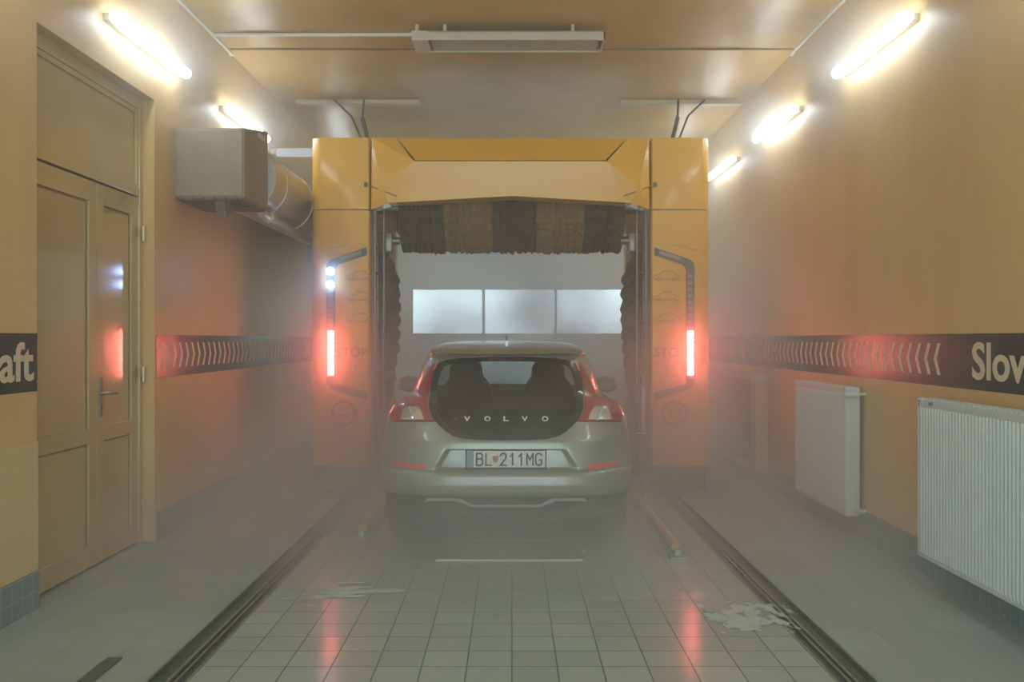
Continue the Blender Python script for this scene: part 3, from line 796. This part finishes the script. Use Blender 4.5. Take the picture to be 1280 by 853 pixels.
# body shell: horizontal slices
hs = [.24+.0125*i for i in range(int((1.437-.24)/.0125))]
hs = sorted(set([round(h, 4) for h in hs]+[.395, .405, .575, .562, .703, .715, 1.332, 1.338, 1.348, 1.40, 1.405, 1.41, 1.415, 1.42, 1.425, 1.43, 1.434, 1.437]))
hs = [h for i, h in enumerate(hs) if i == 0 or h-hs[i-1] > .0025]
NR, NS, NF = 60, 44, 26
def contour(h):
    pts = []
    w = interp(WT, h); yr, yf = interp(YR, h), interp(YF, h)
    for i in range(NR+1):
        # even spacing in s near the middle, in angle near the corner
        u = i/NR; th = PI/2*u
        s = u*1.0
        th = math.asin(min(1, s**(PE(h)/2))) if u < .8 else math.asin(.8**(PE(h)/2))+(PI/2-math.asin(.8**(PE(h)/2)))*(u-.8)/.2
        pts.append(rear(th, h))
    ya, yb = pts[-1][1], yf-DF(h)
    if yb < ya+.02: yb = ya+.02
    for i in range(1, NS+1):
        t = i/NS; pts.append((w, ya+(yb-ya)*t))
    for i in range(1, NF+1):
        th = PI/2*(1-i/NF); pts.append((w*math.sin(th)**(2/2.8), yb+(max(yf, yb+.01)-yb)*math.cos(th)))
    return pts
bm = bmesh.new(); grid = []
NC = NR+NS+NF
for h in hs:
    c = contour(h); row = []
    for i, (x, y) in enumerate(c): row.append(bm.verts.new((x, y, h)))
    for i in range(NC-1, 0, -1): x, y = c[i]; row.append(bm.verts.new((-x, y, h)))
    grid.append(row)
NT = len(grid[0])
faces = {}
for r in range(len(hs)-1):
    for c in range(NT):
        faces[(r, c)] = bm.faces.new((grid[r][c], grid[r][(c+1) % NT], grid[r+1][(c+1) % NT], grid[r+1][c]))
top = bm.faces.new(grid[-1])
# region tests
HATCH = [(0, 446.5), (30, 446.8), (55, 447.8), (75, 450), (85, 453.5), (90, 462), (93.5, 475), (96, 490), (97, 503), (95.5, 513), (91, 523), (86, 530), (76, 539), (66, 545), (52, 548.3), (30, 549.6), (0, 550)]
def hatch_r():   # outline as (x,h) in the surface
    out = []
    for dx, y in HATCH:
        th, h = px_rear(dx, y); out.append((rear(th, h)[0], h))
    return out
HR = hatch_r(); HC = (0, 1.02)
HO = HR+[(-x, h) for x, h in HR[-2:0:-1]]
def in_poly(p, poly):
    x, y = p; c = False; n = len(poly); j = n-1
    for i in range(n):
        xi, yi = poly[i]; xj, yj = poly[j]
        if (yi > y) != (yj > y) and x < (xj-xi)*(y-yi)/(yj-yi)+xi: c = not c
        j = i
    return c
HI = [(HC[0]+(x-HC[0])*.955, HC[1]+(h-HC[1])*.955) for x, h in HO]
kill, low, side_w, wind = [], [], [], []
AX = [.80, 3.42]; AR = .36
for (r, c), f in faces.items():
    m = f.calc_center_median(); cc = c if c < NC else NT-1-c
    if cc < NR-4 and in_poly((m.x, m.z), HI): kill.append(f); continue
    if NR+2 <= cc <= NR+NS-1 and 1.03 < m.z < 1.32:
        q = cc-NR
        if q not in (17, 18): side_w.append((f, 0 if q < 17 else 1, m.x > 0)); continue
    if cc >= NR+NS+3 and 1.0 < m.z < 1.36: wind.append(f); continue
    if abs(m.x) > .55 and any((m.y-a)**2+(m.z-.32)**2 < AR*AR for a in AX) and cc >= NR-14 and cc < NR+NS+20: kill.append(f); continue
    if m.z < .40: low.append(f)
def split(fl, name, mat, smooth=True):
    nb = bmesh.new(); vm = {}
    for f in fl:
        vs = []
        for v in f.verts:
            if v not in vm: vm[v] = nb.verts.new(v.co)
            vs.append(vm[v])
        nb.faces.new(vs)
    return nb
parts = [('side_window', split([f for f, q, s in side_w if q == a and s == b], '', None), M['carglass']) for a in (0, 1) for b in (True, False)]
wbm = split(wind, '', None); lbm = split(low, '', None)
gone = set(kill) | {f for f, _, _ in side_w} | set(wind) | set(low)
bmesh.ops.delete(bm, geom=list(gone), context='FACES')
# snap arch rims onto a circle
for b_ in (bm, lbm):
    for v in b_.verts:
        if abs(v.co.x) > .5 and any(len(e.link_faces) == 1 for e in v.link_edges):
            for a in AX:
                d = Vector((v.co.y-a, v.co.z-.32)); 
                if .31 < d.length < .42 and v.co.z > .27 and d.length > 0:
                    d = d.normalized()*AR; v.co.y, v.co.z = a+d.x, .32+d.y
body = cpart('body', bm, M['paint'], 50)
cpart('lower_bumper', lbm, M['carblack'], 50, 'black plastic lower bumper and sills')
for n, b, m in parts: cpart(n, b, m, True)
cpart('windscreen', wbm, M['screenglass'], True)
# hatch glass
def ring_patch(out, t0, t1, n, off):
    b = bmesh.new(); rows = []
    for i in range(n+1):
        t = t0+(t1-t0)*i/n; row = []
        for x, h in out:
            xx, hh = HC[0]+(x-HC[0])*t, HC[1]+(h-HC[1])*t
            p = rear_at(xx, hh, off)
            row.append(b.verts.new(p))
            if t == 0: break
        rows.append(row)
    for i in range(n):
        a, c = rows[i], rows[i+1]; m_ = len(c)
        for j in range(m_):
            if len(a) == 1: b.faces.new((a[0], c[j], c[(j+1) % m_]))
            else: b.faces.new((a[j], c[j], c[(j+1) % m_], a[(j+1) % m_]))
    return b
def densify(o, k=4):
    r = []
    for i in range(len(o)):
        a, b = o[i], o[(i+1) % len(o)]
        for j in range(k): r.append((a[0]+(b[0]-a[0])*j/k, a[1]+(b[1]-a[1])*j/k))
    return r
HD = densify(HO)
gb = ring_patch(HD, 0, 1.0, 24, .008)
tg = cpart('tailgate_glass', gb, M['carglass'], True)
bk = bmesh.new(); g_ = []
for i in range(13):
    h_ = .80+.165*i/12; g_.append([bk.verts.new(rear_at(-.50+1.0*j/30, h_, -.045)) for j in range(31)])
for i in range(12):
    for j in range(30): bk.faces.new((g_[i][j], g_[i][j+1], g_[i+1][j+1], g_[i+1][j]))
bmesh.ops.solidify(bk, geom=bk.faces[:], thickness=.01)
cpart('tailgate_lining', bk, M['seat'], 40)
# opaque black border
b = ring_patch(HD, .90, 1.0, 6, .0105)
csub('glass_border', b, M['gloss'], tg, True)
# under-shelf darkness is real: parcel shelf and boot lining
def rows_patch(rows, nx=10, off=.012, side=1, thick=.01):
    b = bmesh.new(); g = []
    for y, a, c in rows:
        ya, yc = (y if isinstance(y, tuple) else (y, y))
        g.append([b.verts.new(surf(side*(a+(c-a)*i/nx), ya+(yc-ya)*i/nx, off)) for i in range(nx+1)])
    for r in range(len(g)-1):
        for i in range(nx): b.faces.new((g[r][i], g[r][i+1], g[r+1][i+1], g[r+1][i]))
    if thick:
        bmesh.ops.recalc_face_normals(b, faces=b.faces)
        bmesh.ops.solidify(b, geom=b.faces[:], thickness=thick)
    return b
for s in (1, -1):
    tl = cpart('tail_light', rows_patch([(453, 86, 88.5), (459, 89.5, 94), (465, 91.5, 97.5), (475, 93.8, 102.5), (485, 95.6, 107), (493, 96.6, 110.5), (496.5, 96.9, 118), (499, 97, 128), (502, 97, 134),
                       (506, 96.9, 138.5), (512, 96, 141.5), (519, 93.5, 143), (526.5, 87.5, 143)], 16, .010, s, .008), M['redlens'], 50)
    csub('clear_lens', rows_patch([(508, 108, 125), (516, 104, 128.5), (524.5, 101, 131)], 8, .014, s, .004), M['clear'], tl, 50)
    b = bmesh.new(); add_tube(b, [surf(s*119, 509, .02), surf(s*113, 522, .02)], .007, 8); add_tube(b, [surf(s*127, 523.5, .02), surf(s*110, 524, .02)], .006, 8)
    csub('light_guide', b, M['white'], tl, True)
    cpart('bumper_reflector', rows_patch([((581, 577), 101.5, 141), ((587.5, 581), 102, 141)], 8, .004, s, .006), M['redlens2'], 50, 'bright red reflector')
    # crease highlights moulded into the quarter
# skid trim
tr = [(-97, 624.5, 627), (-95, 621, 625), (-60, 621.3, 625), (-56, 621.8, 627), (-42, 629.3, 632.6), (0, 629.6, 632.8), (42, 629.3, 632.6), (56, 621.8, 627), (60, 621.3, 625), (95, 621, 625), (97, 624.5, 627)]
b = bmesh.new(); prev = None
for i in range(len(tr)-1):
    for j in range(6 if i < len(tr)-2 else 7):
        t = j/6; q = [tr[i][k]+(tr[i+1][k]-tr[i][k])*t for k in range(3)]
        pa, pb = surf(q[0], q[1], .055), surf(q[0], q[2], .055)
        cur = [b.verts.new(pa), b.verts.new(pb)]
        if prev: b.faces.new((prev[0], cur[0], cur[1], prev[1]))
        prev = cur
bmesh.ops.solidify(b, geom=b.faces[:], thickness=.05)
cpart('skid_trim', b, M['silver'], 40, 'bright silver trim line')
# number plate with frame
zc = CH+(424-574.6)*(CY+.06)/F; PY = .052
hw, hh = .262, .062
pl = cpart('number_plate', bx(-hw, hw, PY-.004, PY+.006, zc-.053, zc+.059, .003), M['plate'])
fr = bmesh.new()
add_box(fr, -hw-.008, hw+.008, PY-.002, PY+.02, zc-.082, zc-.053, .002); add_box(fr, -hw-.008, hw+.008, PY-.006, PY+.02, zc+.058, zc+.066, .002)
for s in (-1, 1): add_box(fr, *(sorted((s*hw, s*(hw+.008)))), PY-.006, PY+.02, zc-.08, zc+.062, .002)
csub('plate_frame', fr, M['ink'], pl)
csub('country_band', bx(-hw+.003, -hw+.045, PY-.0055, PY-.003, zc-.05, zc+.056), M['plateblue'], pl)
fr1 = lambda x0, z0: (lambda u, v, w: (x0+u, PY-.004-w, z0+v))
csub('lettering', stroke_bm('BL', .078, .040, .062, fr1(-.196, zc-.037)), M['ink'], pl)
csub('lettering', stroke_bm('211MG', .078, .040, .059, fr1(-.038, zc-.037)), M['ink'], pl)
b = bmesh.new(); add_prism(b, [(-.019, .022), (.019, .022), (.019, -.004), (.012, -.018), (0, -.026), (-.012, -.018), (-.019, -.004)], .002, lambda u, v, w: (-.070+u, PY-.004-w, zc+.004+v))
csub('shield_emblem', b, M['shield'], pl)
csub('frame_lettering', text_bm('SLOVAKIA', .012, fr1(-.12, zc-.076), .003, target_w=.26, spacing=1.2), M['label'], pl)
# spaced letters along the tailgate
for ch, dx in zip('VOLVO', (-48, -23.5, 0, 23.5, 47.5)):
    p = surf(dx if dx else .01, 526.3, .014)
    w = .042 if ch != 'L' else .036
    csub('lettering', text_bm(ch, .030, lambda u, v, w_: (p.x-w/2+u, p.y+v*.75-w_, p.z+v), .003, target_w=w, bold=.02), M['silver'], tg)
# spoiler lip brake light, antenna
cpart('brake_light', rows_patch([(447.6, -22, 22), (450.2, -22, 22)], 12, .012, 1, .006), M['brakelens'], 50)
b = bmesh.new(); ys_ = .72
add_prism(b, [(ys_, 1.385), (ys_+.17, 1.40), (ys_+.02, 1.43), (ys_+.004, 1.437)], .022, lambda u, v, w: (-.011+w, u, v))
cpart('roof_antenna', b, M['paint'], False)
b = bmesh.new(); add_tube(b, [(0, ys_+.03, 1.42), (0, ys_-.02, 1.475)], [.006, .003], 8); cpart('antenna_rod', b, M['carblack'], True)
# door mirrors
for s in (1, -1):
    b = bmesh.new(); bmesh.ops.create_uvsphere(b, u_segments=24, v_segments=16, radius=1)
    for v in b.verts: v.co = Vector((s*.905+v.co.x*.115, 2.42+v.co.y*.09, 1.03+(abs(v.co.z)**.8)*math.copysign(.075, v.co.z)))
    mm = cpart('door_mirror', b, M['paint'], True)
    csub('mirror_glass', bx(s*.905-.075, s*.905+.075, 2.325, 2.34, .985, 1.075, .01), M['gloss'], mm)
    csub('mirror_arm', tube([(s*.72, 2.48, .99), (s*.83, 2.44, 1.0)], .025, 10), M['carblack'], mm, True)
# wheels
for s in (1, -1):
    for a in AX:
        b = bmesh.new(); prof = []
        for k in range(29):
            t = 2*PI*k/28; cx_, cz_ = math.cos(t), math.sin(t)
            prof.append((.1*math.copysign(abs(cx_)**.5, cx_), .265+.05*math.copysign(abs(cz_)**.6, cz_)))
        n = 48; rg = []
        for i in range(n):
            q = 2*PI*i/n; rg.append([b.verts.new((s*.765+x, a+r*math.cos(q), .316+r*math.sin(q))) for x, r in prof[:-1]])
        for i in range(n):
            for k in range(28): b.faces.new((rg[i][k], rg[(i+1) % n][k], rg[(i+1) % n][(k+1) % 28], rg[i][(k+1) % 28]))
        wh = cpart('wheel', b, M['dark'], True, 'black tyre')
        b = bmesh.new(); add_tube(b, [(s*.69, a, .316), (s*.84, a, .316)], [.20, .215], 40, False)
        for q in range(5):
            t = 2*PI*q/5; d = Vector((0, math.cos(t), math.sin(t)))
            add_tube(b, [Vector((s*.83, a, .316))+d*.03, Vector((s*.835, a, .316))+d*.21], [.035, .022], 8)
        add_tube(b, [(s*.80, a, .316), (s*.85, a, .316)], .045, 16)
        csub('rim', b, M['chrome'], wh, 40)
# wheel housings, underbody, exhaust
b = bmesh.new(); add_box(b, -.60, .60, .16, 4.0, .20, .30, .02); add_box(b, -.86, .86, 1.2, 3.02, .20, .28, .01); add_box(b, -.62, .62, .10, .20, .25, .44, .02)
cpart('underbody', b, M['carblack'])
b = bmesh.new(); add_tube(b, [(-.42, .42, .24), (.42, .42, .24)], .085, 20); cpart('silencer', b, M['grime'], 40)
for s in (1, -1):
    b = bmesh.new()
    for a in AX:
        n = 24; pv = None
        for i in range(n+1):
            t = PI*i/n-.15+.3*i/n*0; y, z = a+(AR-.005)*math.cos(t), .32+(AR-.005)*math.sin(t)
            cur = [b.verts.new((s*.60, y, z)), b.verts.new((s*.872, y, z))]
            if pv: b.faces.new((pv[0], cur[0], cur[1], pv[1]))
            pv = cur
        add_box(b, *(sorted((s*.58, s*.60))), a-.36, a+.36, .28, .68)
    bmesh.ops.solidify(b, geom=[f for f in b.faces if len(f.verts) == 4][:0], thickness=0)
    cpart('wheel_housing', b, M['carblack'])
# cabin
b = bmesh.new(); add_box(b, -.60, .60, .75, 3.2, .32, .40); add_box(b, -.50, .50, .30, .75, .45, .76, .01); add_box(b, -.48, .48, .30, .90, .84, .87)
cpart('boot_lining', b, M['seat'])
def seat(x, y, name):
    b = bmesh.new()
    add_box(b, x-.22, x+.22, y, y+.48, .48, .64, .05, 3)
    # back: outline seen from behind
    out = [(-.235, .60), (-.235, .92), (-.215, 1.02), (-.16, 1.10), (-.135, 1.12), (-.13, 1.22), (-.09, 1.265), (.09, 1.265), (.13, 1.22), (.135, 1.12), (.16, 1.10), (.215, 1.02), (.235, .92), (.235, .60)]
    add_prism(b, [(x+a*1.0, z) for a, z in out], .12, lambda u, v, w: (u, y-.10-.12*(v-.6)+w, v))
    return cpart(name, b, M['seat'])
for s in (1, -1): seat(s*.335, 1.55, 'rear_seat'); seat(s*.37, 2.45, 'front_seat')
b = bmesh.new(); add_prism(b, [(2.72, .60), (2.78, .94), (3.05, .965), (3.1, .60)], 1.24, lambda u, v, w: (-.62+w, u, v)); cpart('dashboard', b, M['seat'])
b = bmesh.new(); n = 24
add_tube(b, [(-.37+.18*math.cos(2*PI*i/n), 2.70-.05*math.sin(2*PI*i/n), .93+.17*math.sin(2*PI*i/n)) for i in range(n+1)], .014, 8)
cpart('steering_wheel', b, M['seat'], True)
b = bmesh.new(); add_box(b, -.12, .12, 2.33, 2.36, 1.25, 1.31, .015); add_box(b, -.012, .012, 2.36, 2.40, 1.29, 1.37); cpart('rear_view_mirror', b, M['seat'])
b = bmesh.new(); add_box(b, -.5, .5, .62, 2.2, 1.345, 1.36); cpart('headlining', b, M['seat'])

# ------------------------------------------------------------------ steam
def steam(name, label, box, base, puffs, nscale, aniso, lo=.35, hi=.68, floor_=.25, col=(.885, .955, .945)):
    m, N, L = new_mat(name+' volume')
    out = N.new('ShaderNodeOutputMaterial'); vs = N.new('ShaderNodeVolumeScatter')
    vs.inputs['Color'].default_value = (*col, 1); vs.inputs['Anisotropy'].default_value = aniso
    L.new(vs.outputs[0], out.inputs['Volume'])
    if puffs:
        tc = N.new('ShaderNodeTexCoord'); tot = None
        for c, r, amp in puffs:
            a = N.new('ShaderNodeVectorMath'); a.operation = 'SUBTRACT'; a.inputs[1].default_value = c; L.new(tc.outputs['Object'], a.inputs[0])
            d = N.new('ShaderNodeVectorMath'); d.operation = 'DIVIDE'; d.inputs[1].default_value = r; L.new(a.outputs[0], d.inputs[0])
            q = N.new('ShaderNodeVectorMath'); q.operation = 'DOT_PRODUCT'; L.new(d.outputs[0], q.inputs[0]); L.new(d.outputs[0], q.inputs[1])
            e = N.new('ShaderNodeMath'); e.operation = 'MULTIPLY'; e.inputs[1].default_value = -1; L.new(q.outputs['Value'], e.inputs[0])
            g = N.new('ShaderNodeMath'); g.operation = 'EXPONENT'; L.new(e.outputs[0], g.inputs[0])
            h = N.new('ShaderNodeMath'); h.operation = 'MULTIPLY'; h.inputs[1].default_value = amp; L.new(g.outputs[0], h.inputs[0])
            if tot is None: tot = h
            else:
                s = N.new('ShaderNodeMath'); s.operation = 'ADD'; L.new(tot.outputs[0], s.inputs[0]); L.new(h.outputs[0], s.inputs[1]); tot = s
        n = N.new('ShaderNodeTexNoise'); n.inputs['Scale'].default_value = nscale; n.inputs['Detail'].default_value = 3
        L.new(tc.outputs['Object'], n.inputs[0])
        mr = N.new('ShaderNodeMapRange'); mr.inputs['From Min'].default_value = lo; mr.inputs['From Max'].default_value = hi
        mr.inputs['To Min'].default_value = floor_; mr.inputs['To Max'].default_value = 1.5; L.new(n.outputs[0], mr.inputs[0])
        f = N.new('ShaderNodeMath'); f.operation = 'MULTIPLY'; L.new(tot.outputs[0], f.inputs[0]); L.new(mr.outputs[0], f.inputs[1])
        z = N.new('ShaderNodeMath'); z.operation = 'ADD'; z.inputs[1].default_value = base; L.new(f.outputs[0], z.inputs[0])
        L.new(z.outputs[0], vs.inputs['Density'])
    else: vs.inputs['Density'].default_value = base
    bm = bx(*box); o = obj(name, bm, m); tag(o, label, 'steam', kind='stuff')
    return o
steam('steam', 'pale steam drifting through the hall around the car and gantry', (XL+.01, XR-.01, 2.2, YE-.02, .015, CZ-.01), .030,
      [((0, 5.5, .05), (2.2, 1.0, .75), .78), ((0, 9.4, .3), (2.5, 1.8, .9), .55), ((.1, 11.2, 1.5), (1.9, 1.9, 1.6), 1.0),
       ((2.1, 9.5, 1.2), (.8, 2.2, 1.5), .35), ((0, 7.4, .3), (2.6, 1.1, .9), .60), ((-2.2, 7.4, .2), (.9, 1.5, .7), .25),
       ((-2.45, 7.2, 3.45), (.45, 3.4, .45), .40), ((2.45, 7.8, 3.45), (.45, 4.2, .45), .40),
       ((-1.70, 8.30, 1.5), (.28, .25, .65), 2.2), ((1.67, 8.30, 1.35), (.28, .25, .45), 2.2)], 1.1, .42)

# ------------------------------------------------------------------ world, portals, camera
w = bpy.data.worlds.new('World'); bpy.context.scene.world = w; w.use_nodes = True
bg = w.node_tree.nodes['Background']; bg.inputs[0].default_value = (.70, .93, 1.0, 1); bg.inputs[1].default_value = 1.0
# overcast sky, brighter beyond the exit gate than on the entrance side
_N, _L = w.node_tree.nodes, w.node_tree.links
_tc = _N.new('ShaderNodeTexCoord'); _sx = _N.new('ShaderNodeSeparateXYZ'); _mr = _N.new('ShaderNodeMapRange')
_mr.inputs['From Min'].default_value = -.6; _mr.inputs['From Max'].default_value = .6
_mr.inputs['To Min'].default_value = 4.6; _mr.inputs['To Max'].default_value = 6.8
_L.new(_tc.outputs['Generated'], _sx.inputs[0]); _L.new(_sx.outputs['Y'], _mr.inputs['Value']); _L.new(_mr.outputs[0], bg.inputs[1])
def portal(loc, rot, sx, sy):
    l = bpy.data.lights.new('daylight_portal', 'AREA'); l.shape = 'RECTANGLE'; l.size = sx; l.size_y = sy; l.energy = 1
    l.cycles.is_portal = True
    o = bpy.data.objects.new('daylight_portal', l); COL.objects.link(o); o.location = loc; o.rotation_euler = rot
portal((0, Y0, CZ/2), (PI/2, 0, 0), XR-XL, CZ)
portal((.12, YE+.2, (H0+H1)/2), (-PI/2, 0, 0), W1-W0, H1-H0)

cam = bpy.data.cameras.new('Camera'); co = bpy.data.objects.new('Camera', cam); COL.objects.link(co)
co.location = (0, 0, CH); co.rotation_euler = (PI/2, 0, 0)
cam.sensor_width = 36; cam.lens = 36*F/1280; cam.shift_y = -(426.5-424)/1280
cam.clip_start = .05; cam.clip_end = 200
sc = bpy.context.scene; sc.camera = co
sc.view_settings.view_transform = 'Standard'; sc.view_settings.look = 'None'; sc.view_settings.gamma = 1
sc.view_settings.use_curve_mapping = False; sc.view_settings.exposure = 0.08
sc.cycles.use_denoising = True; sc.cycles.denoiser = 'OPENIMAGEDENOISE'
sc.cycles.use_adaptive_sampling = True; sc.cycles.adaptive_threshold = .05
sc.cycles.max_bounces = 7; sc.cycles.diffuse_bounces = 3; sc.cycles.glossy_bounces = 3; sc.cycles.volume_bounces = 2
sc.cycles.transparent_max_bounces = 16; sc.cycles.caustics_reflective = False; sc.cycles.caustics_refractive = False
sc.cycles.volume_step_rate = 1.0; sc.cycles.volume_max_steps = 64; sc.cycles.sample_clamp_indirect = 6
sc.cycles.volume_preview_step_rate = .35
